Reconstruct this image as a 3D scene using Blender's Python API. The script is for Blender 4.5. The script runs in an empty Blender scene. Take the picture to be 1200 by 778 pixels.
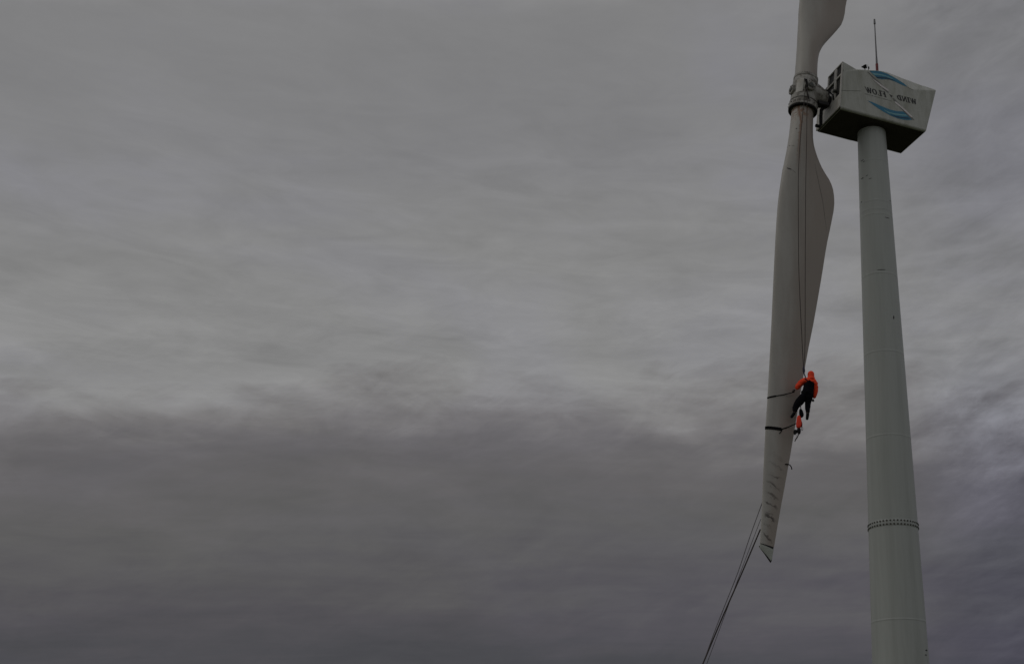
import bpy, bmesh, math, random
from mathutils import Vector, Matrix
from mathutils.bvhtree import BVHTree
random.seed(7)
R = math.radians
sc = bpy.context.scene
col = sc.collection

# ------------------------------------------------------------------ camera
cam_data = bpy.data.cameras.new('camera')
cam_data.sensor_width = 36.0
cam_data.sensor_fit = 'HORIZONTAL'
cam_data.lens = 45.0
cam_data.shift_x = -230.0/1200.0
cam_data.clip_start = 0.1
cam_data.clip_end = 6000.0
cam = bpy.data.objects.new('camera', cam_data)
col.objects.link(cam)
cam.location = (0.0, 0.0, 1.6)
cam.rotation_euler = (R(90+22), 0, 0)
sc.camera = cam

# ------------------------------------------------------------------ light
SUN_EL, SUN_AZ = 42.0, -105.0          # azimuth from +Y towards +X
EXPOSURE = -1.3
K = 2.0**(-EXPOSURE)

sc.view_settings.view_transform = 'Standard'
sc.view_settings.look = 'None'
sc.view_settings.gamma = 1.0
sc.view_settings.exposure = EXPOSURE
sc.view_settings.use_curve_mapping = False

sun_d = bpy.data.lights.new('sun', 'SUN')
sun_d.energy = 0.5
sun_d.angle = R(25)
sun_d.color = (1.0, 0.95, 0.88)
sun = bpy.data.objects.new('sun', sun_d)
col.objects.link(sun)
_d = Vector((math.sin(R(SUN_AZ))*math.cos(R(SUN_EL)), math.cos(R(SUN_AZ))*math.cos(R(SUN_EL)), math.sin(R(SUN_EL))))
sun.rotation_euler = _d.to_track_quat('Z', 'Y').to_euler()

class NT:
    """small helper for node trees"""
    def __init__(s, tree):
        s.t = tree; s.n = tree.nodes; s.l = tree.links
    def new(s, kind, **kw):
        n = s.n.new(kind)
        for k, v in kw.items(): setattr(n, k, v)
        return n
    def put(s, sock, v):
        if hasattr(v, 'is_output') or isinstance(v, bpy.types.NodeSocket): s.l.new(v, sock)
        else: sock.default_value = v
    def m(s, op, a, b=None, c=None, clamp=False):
        n = s.new('ShaderNodeMath', operation=op); n.use_clamp = clamp
        s.put(n.inputs[0], a)
        if b is not None: s.put(n.inputs[1], b)
        if c is not None: s.put(n.inputs[2], c)
        return n.outputs[0]
    def step(s, v, a, b, lo=0.0, hi=1.0):
        n = s.new('ShaderNodeMapRange', interpolation_type='SMOOTHSTEP')
        s.put(n.inputs['Value'], v)
        n.inputs['From Min'].default_value = a; n.inputs['From Max'].default_value = b
        n.inputs['To Min'].default_value = lo; n.inputs['To Max'].default_value = hi
        return n.outputs[0]
    def noise(s, vec, scale, detail=5, rough=.55, dist=0.0):
        n = s.new('ShaderNodeTexNoise')
        if vec is not None: s.l.new(vec, n.inputs['Vector'])
        n.inputs['Scale'].default_value = scale; n.inputs['Detail'].default_value = detail
        n.inputs['Roughness'].default_value = rough; n.inputs['Distortion'].default_value = dist
        return n.outputs[0]
    def mix(s, f, a, b, kind='MIX'):
        n = s.new('ShaderNodeMix', data_type='RGBA', blend_type=kind)
        s.put(n.inputs[0], f); s.put(n.inputs[6], a); s.put(n.inputs[7], b)
        return n.outputs[2]
    def ramp(s, f, stops, interp='LINEAR'):
        n = s.new('ShaderNodeValToRGB'); n.color_ramp.interpolation = interp
        e = n.color_ramp.elements
        while len(e) > 1: e.remove(e[-1])
        e[0].position = stops[0][0]; e[0].color = (*stops[0][1], 1)
        for p, c in stops[1:]:
            q = e.new(p); q.color = (*c, 1)
        s.put(n.inputs[0], f)
        return n.outputs[0]
    def comb(s, x, y, z):
        n = s.new('ShaderNodeCombineXYZ')
        s.put(n.inputs[0], x); s.put(n.inputs[1], y); s.put(n.inputs[2], z)
        return n.outputs[0]

def lin(r, g, b):
    f = lambda c: (c/255.0)/12.92 if c/255.0 <= .04045 else ((c/255.0+.055)/1.055)**2.4
    return (f(r), f(g), f(b))

# ------------------------------------------------------------------ sky: heavy layered overcast
world = bpy.data.worlds.new('World'); sc.world = world; world.use_nodes = True
w = NT(world.node_tree)
for n in list(w.n): w.n.remove(n)
tc = w.new('ShaderNodeTexCoord'); sep = w.new('ShaderNodeSeparateXYZ')
w.l.new(tc.outputs['Generated'], sep.inputs[0])
dx, dy, dz = sep.outputs
dzc = w.m('MAXIMUM', dz, 0.0)
den = w.m('ADD', dzc, 0.06)
q = w.comb(w.m('DIVIDE', dx, den), w.m('DIVIDE', dy, den), 0.0)     # flat cloud layer seen from below
def mapped(sx, sy, off):
    n = w.new('ShaderNodeMapping'); n.inputs['Scale'].default_value = (sx, sy, 1); n.inputs['Location'].default_value = off
    w.l.new(q, n.inputs['Vector']); return n.outputs[0]
big = w.noise(mapped(.55, 1.1, (3.1, 7.7, 0)), 1.0, 4, .5, .3)
mid = w.noise(mapped(1.3, 3.2, (11.0, 2.0, .3)), 1.6, 7, .55, .5)
fine = w.noise(mapped(2.2, 5.5, (1.0, 5.0, .7)), 3.2, 8, .6, .7)
dv = w.comb(w.m('MULTIPLY', dx, 2.0), w.m('MULTIPLY', dy, 2.0), w.m('MULTIPLY', dz, 5.5))
soft = w.noise(dv, 1.6, 7, .58, .5)
soft2 = w.noise(dv, 4.5, 6, .6, .6)
rv = w.comb(w.m('ADD', w.m('MULTIPLY', dx, 4.0), w.m('MULTIPLY', dz, -3.0)), w.m('MULTIPLY', dy, 4.0), w.m('ADD', w.m('MULTIPLY', dz, 8.0), w.m('MULTIPLY', dx, -1.5)))
lump = w.noise(rv, 1.9, 9, .60, .35)
rip = w.noise(rv, 5.5, 7, .65, .8)
h = w.m('DIVIDE', dzc, w.m('MAXIMUM', dy, 0.03))                     # height over a straight cloud front
az = w.m('DIVIDE', dx, w.m('MAXIMUM', dy, 0.03))
right = w.step(az, 0.12, 0.24)
# edge of the dark bank wanders with the noise
jit = w.m('ADD', w.m('MULTIPLY', w.m('SUBTRACT', big, .5), .11), w.m('MULTIPLY', w.m('SUBTRACT', mid, .5), .07))
jit = w.m('ADD', jit, w.m('MULTIPLY', w.m('SUBTRACT', soft2, .5), .075))
jit = w.m('ADD', jit, w.m('MULTIPLY', w.m('SUBTRACT', rip, .5), .045))
h2 = w.m('ADD', w.m('ADD', h, .013), jit)
h2 = w.m('ADD', h2, w.m('MULTIPLY', right, w.m('ADD', .030, w.m('MULTIPLY', w.m('SUBTRACT', lump, .5), .16))))
stops = [(0.0, lin(60,60,66)), (.13, lin(75,75,79)), (.185, lin(83,81,85)), (.25, lin(94,93,93)), (.295, lin(100,98,99)),
         (.318, lin(105,103,104)), (.34, lin(115,113,113)), (.365, lin(129,128,128)), (.388, lin(138,138,138)), (.40, lin(135,135,135)), (.43, lin(138,138,138)), (.48, lin(134,134,134)), (.58, lin(131,131,133)), (.75, lin(130,130,131)), (1.0, lin(152,152,152))]
base = w.ramp(h2, stops)
wv = w.comb(w.m('MULTIPLY', dx, 3.4), w.m('MULTIPLY', dy, 3.4), w.m('MULTIPLY', dz, 15.0))
wisp = w.noise(wv, 3.6, 9, .62, .7)
# streaks in the bright belt, soft blotches elsewhere
belt = w.m('MULTIPLY', w.step(h, .28, .36), w.step(h, .62, .42))
amp = w.m('ADD', .02, w.m('MULTIPLY', belt, .09))
sv = w.m('MULTIPLY', w.m('SUBTRACT', fine, .5), amp)
sv = w.m('ADD', sv, w.m('MULTIPLY', w.m('SUBTRACT', mid, .5), w.m('ADD', .04, w.m('MULTIPLY', belt, .14))))
sv = w.m('ADD', sv, w.m('MULTIPLY', w.m('SUBTRACT', soft, .5), .30))
sv = w.m('ADD', sv, w.m('MULTIPLY', w.m('SUBTRACT', soft2, .5), w.m('ADD', .16, w.m('MULTIPLY', belt, .16))))
sv = w.m('ADD', sv, w.m('MULTIPLY', w.m('SUBTRACT', rip, .5), w.m('ADD', .06, w.m('MULTIPLY', belt, .12))))
sv = w.m('ADD', sv, w.m('MULTIPLY', w.m('MULTIPLY', w.m('SUBTRACT', rip, .5), right), .35))
sv = w.m('ADD', sv, w.m('MULTIPLY', w.m('MULTIPLY', w.m('SUBTRACT', lump, .5), right), w.step(h, .62, .30, .55, 1.25)))
wb = w.m('MULTIPLY', w.step(h, .26, .34), w.step(h, .72, .45))
sv = w.m('ADD', sv, w.m('MULTIPLY', w.m('SUBTRACT', wisp, .5), w.m('ADD', .12, w.m('MULTIPLY', wb, .34))))
gain = w.m('ADD', 1.0, sv)
gain = w.m('MULTIPLY', gain, w.m('SUBTRACT', 1.0, w.m('MULTIPLY', right, .10)))
tint = w.mix(w.step(soft, .42, .62), (1.004, 1.0, .993, 1), (.992, .988, 1.022, 1))
tint = w.mix(w.m('MULTIPLY', right, w.step(h, .42, .26, .15, .8)), tint, (.94, .955, 1.17, 1))
cloud = w.mix(1.0, base, tint, 'MULTIPLY')
gn = w.new('ShaderNodeVectorMath', operation='SCALE')
w.l.new(cloud, gn.inputs[0]); w.l.new(w.m('MULTIPLY', gain, K*10.0), gn.inputs['Scale'])
sky = w.new('ShaderNodeTexSky', sky_type='NISHITA')
sky.sun_disc = False; sky.sun_elevation = R(SUN_EL); sky.sun_rotation = R(SUN_AZ); sky.dust_density = 4.0
mixed = w.mix(0.97, sky.outputs[0], gn.outputs[0])                   # a little clear sky behind thick cloud
bg = w.new('ShaderNodeBackground'); bg.inputs['Strength'].default_value = 0.1
w.l.new(mixed, bg.inputs['Color'])
wo = w.new('ShaderNodeOutputWorld'); w.l.new(bg.outputs[0], wo.inputs['Surface'])

# ------------------------------------------------------------------ helpers
def material(name, color, rough=.5, dirt=None, dirt_amt=.4, scale=2.0, metal=0.0, bump=.02, stretch=(1, 1, 1), spec=.4):
    m = bpy.data.materials.new(name); m.use_nodes = True
    t = NT(m.node_tree); b = t.n['Principled BSDF']
    co = t.new('ShaderNodeTexCoord'); mp = t.new('ShaderNodeMapping'); mp.inputs['Scale'].default_value = stretch
    t.l.new(co.outputs['Object'], mp.inputs['Vector']); v = mp.outputs[0]
    n1 = t.noise(v, scale, 8, .6, .4); n2 = t.noise(v, scale*7, 6, .6)
    if dirt is None: dirt = tuple(c*.72 for c in color)
    f = t.m('MULTIPLY', t.step(n1, .38, .72), dirt_amt)
    f2 = t.m('MULTIPLY', t.step(n2, .45, .75), dirt_amt*.4)
    c = t.mix(f, (*color, 1), (*dirt, 1)); c = t.mix(f2, c, (*dirt, 1))
    t.l.new(c, b.inputs['Base Color'])
    t.l.new(t.m('ADD', rough, t.m('MULTIPLY', t.m('SUBTRACT', n2, .5), .25)), b.inputs['Roughness'])
    b.inputs['Metallic'].default_value = metal
    b.inputs['Specular IOR Level'].default_value = spec
    if bump:
        bp = t.new('ShaderNodeBump'); bp.inputs['Strength'].default_value = .35; bp.inputs['Distance'].default_value = bump
        t.l.new(n2, bp.inputs['Height']); t.l.new(bp.outputs[0], b.inputs['Normal'])
    m['t'] = 1
    return m

class MB:
    """collects faces for one mesh"""
    def __init__(s): s.v = []; s.f = []; s.mi = []
    def add(s, vs, fs, mi=0):
        o = len(s.v); s.v += [tuple(p) for p in vs]
        for f in fs: s.f.append(tuple(i+o for i in f)); s.mi.append(mi)
    def box(s, x0, x1, y0, y1, z0, z1, mi=0):
        s.add([(x0,y0,z0),(x1,y0,z0),(x1,y1,z0),(x0,y1,z0),(x0,y0,z1),(x1,y0,z1),(x1,y1,z1),(x0,y1,z1)],
              [(0,3,2,1),(4,5,6,7),(0,1,5,4),(1,2,6,5),(2,3,7,6),(3,0,4,7)], mi)
    def loft(s, rings, cap=True, mi=0, closed=False):
        n = len(rings[0]); vs = [p for r in rings for p in r]; fs = []
        m = len(rings)
        for i in range(m if closed else m-1):
            j = (i+1) % m
            for k in range(n):
                l = (k+1) % n
                fs.append((i*n+k, i*n+l, j*n+l, j*n+k))
        if cap and not closed:
            fs.append(tuple(range(n))[::-1]); fs.append(tuple((m-1)*n+k for k in range(n)))
        s.add(vs, fs, mi)
    def lathe(s, p0, axis, prof, n=32, mi=0, cap=True):
        """prof: list of (distance along axis, radius)"""
        p0 = Vector(p0); a = Vector(axis).normalized()
        u = a.orthogonal().normalized(); v = a.cross(u)
        s.loft([[p0+a*d+(u*math.cos(2*math.pi*k/n)+v*math.sin(2*math.pi*k/n))*r for k in range(n)] for d, r in prof], cap, mi)
    def tube(s, pts, r, n=8, mi=0):
        pts = [Vector(p) for p in pts]; rings = []
        up = None
        for i, p in enumerate(pts):
            t = (pts[min(i+1, len(pts)-1)]-pts[max(i-1, 0)]).normalized()
            if up is None: up = t.orthogonal().normalized()
            u = (up - t*up.dot(t)).normalized(); up = u; v = t.cross(u)
            rr = r[i] if isinstance(r, (list, tuple)) else r
            rings.append([p+(u*math.cos(2*math.pi*k/n)+v*math.sin(2*math.pi*k/n))*rr for k in range(n)])
        s.loft(rings, True, mi)
    def build(s, name, mats, parent=None, smooth=True, bevel=0, angle=35):
        me = bpy.data.meshes.new(name); me.from_pydata(s.v, [], s.f)
        mats = mats if isinstance(mats, (list, tuple)) else [mats]
        for m in mats: me.materials.append(m)
        for i, p in enumerate(me.polygons): p.material_index = s.mi[i]
        bm = bmesh.new(); bm.from_mesh(me); bmesh.ops.recalc_face_normals(bm, faces=bm.faces)
        if smooth:
            for f in bm.faces: f.smooth = True
            for e in bm.edges:
                if len(e.link_faces) == 2 and e.calc_face_angle(0) > R(angle): e.smooth = False
        bm.to_mesh(me); bm.free()
        o = bpy.data.objects.new(name, me); col.objects.link(o)
        if parent: o.parent = parent
        if bevel:
            b = o.modifiers.new('bevel', 'BEVEL'); b.width = bevel; b.segments = 2; b.limit_method = 'ANGLE'; b.angle_limit = R(35)
        return o

def tag(o, label=None, cat=None, group=None, kind=None):
    if label: o['label'] = label
    if cat: o['category'] = cat
    if group: o['group'] = group
    if kind: o['kind'] = kind
    return o
def empty(name, loc, rz=0):
    o = bpy.data.objects.new(name, None); col.objects.link(o); o.location = loc; o.rotation_euler = (0, 0, rz); o.empty_display_size = .3
    return o
def lerp(pts, x):
    """piecewise linear, pts = [(x, y)...] in any order of x"""
    p = sorted(pts)
    if x <= p[0][0]: return p[0][1]
    for (a, b), (c, d) in zip(p, p[1:]):
        if x <= c: return b+(d-b)*(x-a)/(c-a)
    return p[-1][1]
def smooth_lerp(pts, x):
    p = sorted(pts)
    if x <= p[0][0]: return p[0][1]
    if x >= p[-1][0]: return p[-1][1]
    for i in range(len(p)-1):
        if p[i][0] <= x <= p[i+1][0]: break
    def sl(j):
        if j == 0: return (p[1][1]-p[0][1])/(p[1][0]-p[0][0])
        if j == len(p)-1: return (p[j][1]-p[j-1][1])/(p[j][0]-p[j-1][0])
        return (p[j+1][1]-p[j-1][1])/(p[j+1][0]-p[j-1][0])
    d = p[i+1][0]-p[i][0]; t = (x-p[i][0])/d
    return (2*t**3-3*t*t+1)*p[i][1]+(t**3-2*t*t+t)*d*sl(i)+(-2*t**3+3*t*t)*p[i+1][1]+(t**3-t*t)*d*sl(i+1)

# turbine frame: x = from rotor to rear, y = away from the viewer, z = up, origin at the tower base
TW = (43*math.sin(R(8.35)), 43*math.cos(R(8.35)), 0.0)
TROT = R(23)
MT = Matrix.Translation(TW) @ Matrix.Rotation(TROT, 4, 'Z')
def W(p): return MT @ Vector(p)

# measured outlines in that frame, metres
LOW_LE = [(-3.394, 27.709), (-3.442, 27.152), (-3.643, 25.635), (-3.833, 24.593), (-4.062, 23.147), (-4.227, 21.213), (-4.464, 17.737), (-4.62, 15.686), (-4.713, 14.622), (-4.835, 12.872), (-4.907, 11.724), (-4.988, 10.683), (-5.011, 10.57)]
LOW_TE = [(-2.434, 27.947), (-2.465, 27.266), (-2.525, 26.051), (-2.46, 25.651), (-2.216, 25.034), (-1.914, 24.547), (-1.776, 24.184), (-1.754, 23.516), (-1.938, 22.64), (-2.139, 21.81), (-2.426, 20.34), (-2.895, 18.14), (-2.948, 17.972), (-3.334, 16.189), (-3.712, 14.26), (-3.986, 12.964), (-4.245, 11.789), (-4.48, 10.644), (-4.578, 10.147)]
UP_LE = [(-3.281, 28.563), (-3.258, 28.758), (-3.073, 30.545), (-2.911, 32.282)]
UP_TE = [(-2.253, 28.749), (-2.239, 29.02), (-2.196, 29.504), (-2.106, 29.953), (-1.883, 30.442), (-1.494, 31.009), (-1.101, 31.623), (-0.909, 32.265), (-0.854, 32.878)]
CRES_UP = [(-0.507, 29.08), (-0.251, 29.16), (-0.014, 29.187), (0.254, 29.153), (0.487, 29.085), (0.754, 28.997), (0.986, 28.901), (1.15, 28.794), (0.979, 28.795), (0.777, 28.838), (0.576, 28.883), (0.375, 28.908), (0.205, 28.892), (0.033, 28.841), (-0.163, 28.825)]
CRES_UP_A = [(-0.436, 29.008), (-0.192, 29.046), (0.078, 29.057), (0.346, 29.03), (0.58, 28.969), (0.41, 28.97), (0.176, 29.003), (-0.061, 28.987), (-0.339, 28.943)]
CRES_UP_B = [(-0.248, 28.884), (0.003, 28.935), (0.241, 28.968), (0.443, 28.951), (0.644, 28.905), (0.441, 28.909), (0.204, 28.91), (-0.001, 28.865), (-0.184, 28.839)]
CRES_LO = [(-0.663, 27.721), (-0.466, 27.703), (-0.301, 27.676), (-0.137, 27.638), (0.061, 27.602), (0.292, 27.564), (0.561, 27.562), (0.888, 27.62), (1.262, 27.352), (1.048, 27.287), (0.844, 27.255), (0.608, 27.256), (0.31, 27.306), (0.048, 27.384), (-0.212, 27.489), (-0.438, 27.602)]
CRES_LO_A = [(-0.013, 27.508), (0.217, 27.446), (0.484, 27.443), (0.755, 27.475), (0.994, 27.509), (1.058, 27.463), (0.785, 27.411), (0.48, 27.378), (0.213, 27.388)]
CRES_LO_B = [(0.278, 27.36), (0.545, 27.34), (0.815, 27.358), (1.101, 27.399), (1.166, 27.361), (0.879, 27.312), (0.575, 27.287)]
BAR_UP = [(-0.611, 29.016), (-0.529, 28.985), (-0.046, 28.639), (0.26, 28.408), (0.275, 28.276), (0.204, 28.326), (-0.086, 28.526), (-0.436, 28.848)]
BAR_UP_W = [(-0.405, 28.83), (-0.051, 28.585), (0.233, 28.376), (0.236, 28.329), (-0.055, 28.515)]
BAR_LO = [(0.444, 28.113), (0.565, 28.065), (0.91, 27.751), (1.23, 27.472), (1.352, 27.373), (1.222, 27.362), (0.902, 27.638), (0.583, 27.909), (0.489, 28.032)]
BAR_LO_W = [(0.54, 28.009), (0.619, 27.974), (0.971, 27.68), (1.226, 27.436), (1.19, 27.414), (0.903, 27.677), (0.583, 27.941)]
DASH = [(0.292, 28.244), (0.448, 28.204), (0.392, 28.115), (0.346, 28.2)]
SEAM = [(-1.835, 27.883), (-1.073, 28.078), (-0.873, 28.128), (1.114, 28.778), (1.283, 28.734), (1.418, 28.713)]
TAG = [(-0.773, 28.014), (0.383, 27.955)]
ROPE_L = [(-3.058, -0.6, 28.196), (-3.066, -0.64, 27.935), (-3.196, -0.66, 27.521), (-3.223, -0.67, 27.141), (-3.256, -0.66, 26.956), (-3.29, -0.6, 26.435), (-3.394, -0.58, 25.451), (-3.48, -0.56, 24.312), (-3.526, -0.55, 22.922), (-3.58, -0.55, 20.3), (-3.537, -0.55, 17.68), (-3.512, -0.55, 16.72)]
ROPE_R = [(-3.058, -0.6, 28.196), (-3.059, -0.65, 27.857), (-3.075, -0.66, 27.514), (-3.097, -0.68, 27.166), (-3.108, -0.67, 26.986), (-3.117, -0.6, 25.935), (-3.188, -0.58, 24.365), (-3.245, -0.57, 22.97), (-3.337, -0.56, 20.34), (-3.428, -0.56, 17.693), (-3.501, -0.56, 16.718)]
TAG_A = [(-4.813, 0.12, 12.102), (-5.273, 0.12, 10.932), (-5.705, 0.12, 9.754), (-6.124, 0.12, 8.774), (-6.504, 0.12, 7.883), (-6.916, 0.12, 6.833)]
TAG_B = [(-4.905, 0.12, 11.189), (-5.557, 0.12, 9.766), (-6.243, 0.12, 8.318), (-6.919, 0.12, 6.832)]
TAG_C = [(-4.884, 0.12, 11.528), (-5.616, 0.12, 9.761), (-6.214, 0.12, 8.267), (-6.789, 0.12, 6.839)]
STRAP1 = [(-4.778, 15.554), (-4.438, 15.669), (-3.74, 15.965)]
STRAP2 = [(-4.865, 14.565), (-4.316, 14.634), (-3.75, 14.854)]
STRAP2T = [(-4.3, 14.651), (-4.38, 14.492)]
SLING = [(-3.983, 13.42), (-3.904, 13.414), (-3.844, 13.304)]
SCUFF = [[(-3.693, 25.573), (-3.548, 25.535)], [(-3.744, 24.561), (-3.56, 24.482)], [(-3.385, 26.235), (-3.35, 26.221)], [(-3.548, 25.535), (-3.428, 25.469)], [(-3.56, 24.482), (-3.392, 24.343)]]
SEAMS = [25.54, 23.81, 23.46, 23.25, 20.84, 17.82, 14.73, 8.49]
FLANGE = [11.73, 11.63]
TSPOT = [(0.078, -0.685, 19.102), None, None, None, (-0.546, -0.175, 25.056), (-0.596, -0.003, 23.894), (0.536, -0.741, 7.553), (0.479, -0.782, 7.397), (-0.488, -0.309, 24.841), (-0.262, -0.599, 20.944), (-0.652, 0.14, 20.27)]

# ------------------------------------------------------------------ materials
M_tower = material('tower_paint', (.40,.42,.40), .5, (.30,.315,.295), .5, 1.3, stretch=(2.2,2.2,.10), bump=.01)
M_shell = material('nacelle_paint', (.45,.46,.425), .45, (.26,.265,.21), .7, 1.5, stretch=(1.6,1.6,.35), bump=.01)
M_frame = material('frame_paint', (.52,.51,.48), .5, (.25,.22,.17), .6, 2.5)
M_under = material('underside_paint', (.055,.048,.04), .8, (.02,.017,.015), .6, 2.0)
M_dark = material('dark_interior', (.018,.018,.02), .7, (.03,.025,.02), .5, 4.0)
M_black = material('black_rubber', (.008,.008,.009), .65, (.02,.018,.016), .5, 6.0, spec=.15)
M_hub = material('hub_casting', (.38,.372,.345), .5, (.06,.045,.03), 1.0, 4.2, bump=.03)
M_steel = material('bolt_steel', (.07,.08,.075), .5, (.10,.06,.03), .5, 9.0, metal=.3)
M_blue = material('logo_blue', (.03,.20,.34), .5, (.04,.18,.27), .5, 3.0)
M_teal = material('logo_teal', (.20,.42,.47), .5, (.14,.34,.40), .5, 3.0)
M_deep = material('logo_deep_blue', (.012,.05,.10), .5, (.015,.06,.10), .4, 3.0)
M_white = material('logo_white', (.72,.68,.68), .5, (.5,.46,.45), .4, 3.0)
M_ink = material('lettering_black', (.02,.02,.022), .5, (.05,.05,.05), .3, 6.0)
M_grey = material('lettering_grey', (.19,.19,.18), .5, (.12,.12,.12), .3, 6.0)
M_seam = material('seam_grey', (.16,.16,.145), .6, (.10,.10,.09), .5, 3.0)  # dark grey of the shell joints, panel joint and fine scuffs
M_rope = material('rope_dark', (.055,.045,.04), .8, (.03,.02,.02), .5, 30.0)
M_line = material('rope_grey', (.14,.13,.14), .8, (.08,.07,.07), .5, 30.0)
M_web = material('webbing_black', (.007,.007,.009), .85, (.018,.018,.018), .4, 20.0, spec=.1)
M_orange = material('orange_fabric', (1.0,.07,.014), .7, (.72,.03,.010), .35, 9.0, bump=.01)
M_redbag = material('red_orange_fabric', (.95,.06,.025), .7, (.55,.03,.015), .4, 12.0, bump=.01)
M_cloth = material('black_cloth', (.005,.005,.008), .9, (.013,.012,.012), .4, 8.0, bump=.01, spec=.08)
M_skin = material('skin', (.48,.29,.21), .5, (.40,.20,.15), .3, 20.0, bump=0)
M_eye = material('eye', (.04,.03,.03), .25, None, .1, 5.0, bump=0)
M_red = material('mast_red', (.20,.03,.03), .5, (.08,.02,.02), .5, 8.0)
M_mast = material('mast_grey', (.20,.20,.21), .5, (.12,.12,.12), .4, 8.0)
M_conc = material('concrete', (.33,.32,.30), .85, (.22,.21,.19), .5, 1.5)

# ------------------------------------------------------------------ ground (below the frame, but it carries everything)
def make_ground():
    g = bpy.data.materials.new('pasture'); g.use_nodes = True
    t = NT(g.node_tree); b = t.n['Principled BSDF']
    co = t.new('ShaderNodeTexCoord')
    a = t.noise(co.outputs['Object'], .04, 8, .6); c = t.noise(co.outputs['Object'], 1.7, 8, .7)
    k = t.mix(t.step(a, .35, .65), (.050, .068, .024, 1), (.085, .080, .036, 1))
    k = t.mix(t.step(c, .4, .7, 0, .5), k, (.03, .042, .015, 1))
    t.l.new(k, b.inputs['Base Color']); b.inputs['Roughness'].default_value = .95
    bp = t.new('ShaderNodeBump'); bp.inputs['Strength'].default_value = .6; bp.inputs['Distance'].default_value = .12
    t.l.new(c, bp.inputs['Height']); t.l.new(bp.outputs[0], b.inputs['Normal'])
    m = MB(); rings = [0, 8, 20, 40, 60, 80, 110, 160, 240, 380, 600, 1000, 1700, 2800]; n = 72
    vs = [(0, 0, 0)]; fs = []
    for r in rings[1:]:
        for i in range(n):
            an = 2*math.pi*i/n; x, y = r*math.sin(an), r*math.cos(an)
            f = max(0, min(1, (r-70)/600))
            z = f*(14*math.sin(x*.006+1)+11*math.cos(y*.005+.5)+5*math.sin((x+y)*.013)) - f*f*26
            vs.append((x, y, z))
    for i in range(n): fs.append((0, 1+i, 1+(i+1) % n))
    for r in range(len(rings)-2):
        for i in range(n):
            j = (i+1) % n; a0 = 1+r*n; b0 = a0+n
            fs.append((a0+i, b0+i, b0+j, a0+j))
    m.add(vs, fs); o = m.build('ground', g); tag(o, kind='structure')
make_ground()
m = MB(); m.lathe((TW[0], TW[1], -.4), (0,0,1), [(0,2.6),(.52,2.6),(.55,2.57)], 40)
o = m.build('foundation_slab', M_conc); tag(o, kind='structure')

# ------------------------------------------------------------------ the turbine
turb = empty('wind_turbine', TW, TROT)
tag(turb, 'weathered off-white two-bladed wind turbine with tapering tubular tower and boxy blue-logo nacelle', 'wind turbine')
def trad(z): return 1.061-.01945*z
TOP = 27.06
m = MB()
prof = [(.15, 1.25), (.25, 1.25), (.26, trad(.3))]
seams = SEAMS
zz = .5
zs = sorted([z for z in [i*.5+.5 for i in range(53)] if all(abs(z-s) > .12 for s in seams)] + [s+d for s in seams for d in (-.05,-.016,-.012,-.008,.008,.012,.016,.05)])
for z in zs:
    r = trad(z)
    if any(abs(z-s) < .0125 for s in seams): r += .002
    prof.append((z, r))
prof.append((TOP, trad(TOP)))
m.lathe((0,0,0), (0,0,1), prof, 72)
tower = m.build('tower', M_tower, turb, angle=60)
m = MB(); m.lathe((0,0,0), (0,0,1), [(FLANGE[1]-.075, trad(11.6)+.001), (FLANGE[1]-.07, trad(11.6)+.004), (FLANGE[0]+.055, trad(11.8)+.004), (FLANGE[0]+.06, trad(11.8)+.001)], 72, cap=False)
m.build('joint_band', M_tower, tower)
m = MB()
m.lathe((0,0,0), (0,-1,0), [(0,.030),(.020,.030),(.026,.022)], 8)
bolt_me = m.build('bolt', M_steel, tower); first = True
nb = 44
for row in (FLANGE[0]+.005, FLANGE[1]-.02):
    for k in range(nb):
        o = bolt_me if first else bolt_me.copy()
        if not first: col.objects.link(o); o.parent = tower
        first = False
        a = 2*math.pi*(k+.5)/nb; rr = trad(row)+.003
        o.location = (rr*math.sin(a), -rr*math.cos(a), row); o.rotation_euler = (0, 0, a)
# yaw collar under the nacelle
m = MB(); m.lathe((0,0,0), (0,0,1), [(26.97,trad(27)+.004),(26.98,trad(27)+.03),(27.05,trad(27)+.03)], 48, cap=False)
m.build('yaw_collar', M_under, tower)
def on_tower(x, y, z, w_, h_, name='scuff', mat=M_dark, th=.008):
    a = math.atan2(x, -y); r = trad(z); m = MB(); n = 4; vs = []
    for (dz_, rr) in ((-h_/2, r+.001), (h_/2, r+.001), (h_/2, r+th), (-h_/2, r+th)):
        pass
    rings = []
    for i in range(n+1):
        aa = a+(i/n-.5)*w_/r; k = math.sin(math.pi*(i+.35)/(n+.7))
        rings.append([((r+o_)*math.sin(aa), -(r+o_)*math.cos(aa), z+s_*h_/2*k+ (i/n-.5)*h_*.3) for o_, s_ in ((-.01,-1),(-.01,1),(th,1),(th,-1))])
    m.loft(rings); return m.build(name, mat, tower, smooth=False)
on_tower(*TSPOT[0], .045, .14, 'cable_clip')
on_tower(-.52, -.12, 25.60, .16, .025); on_tower(-.50,-.20,25.52,.10,.02)
on_tower(-.56, -.10, 24.85, .14, .035); on_tower(-.47,-.30,24.88,.10,.02); on_tower(-.40,-.40,24.72,.13,.018)
on_tower(*TSPOT[5], .05, .05)
on_tower(*TSPOT[6], .16, .05, 'rung'); on_tower(*TSPOT[7], .14, .035, 'rung')
on_tower(*TSPOT[9], .30, .02); on_tower(.1,-.6,23.10,.22,.02); on_tower(.35,-.5,23.9,.10,.015)
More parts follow.
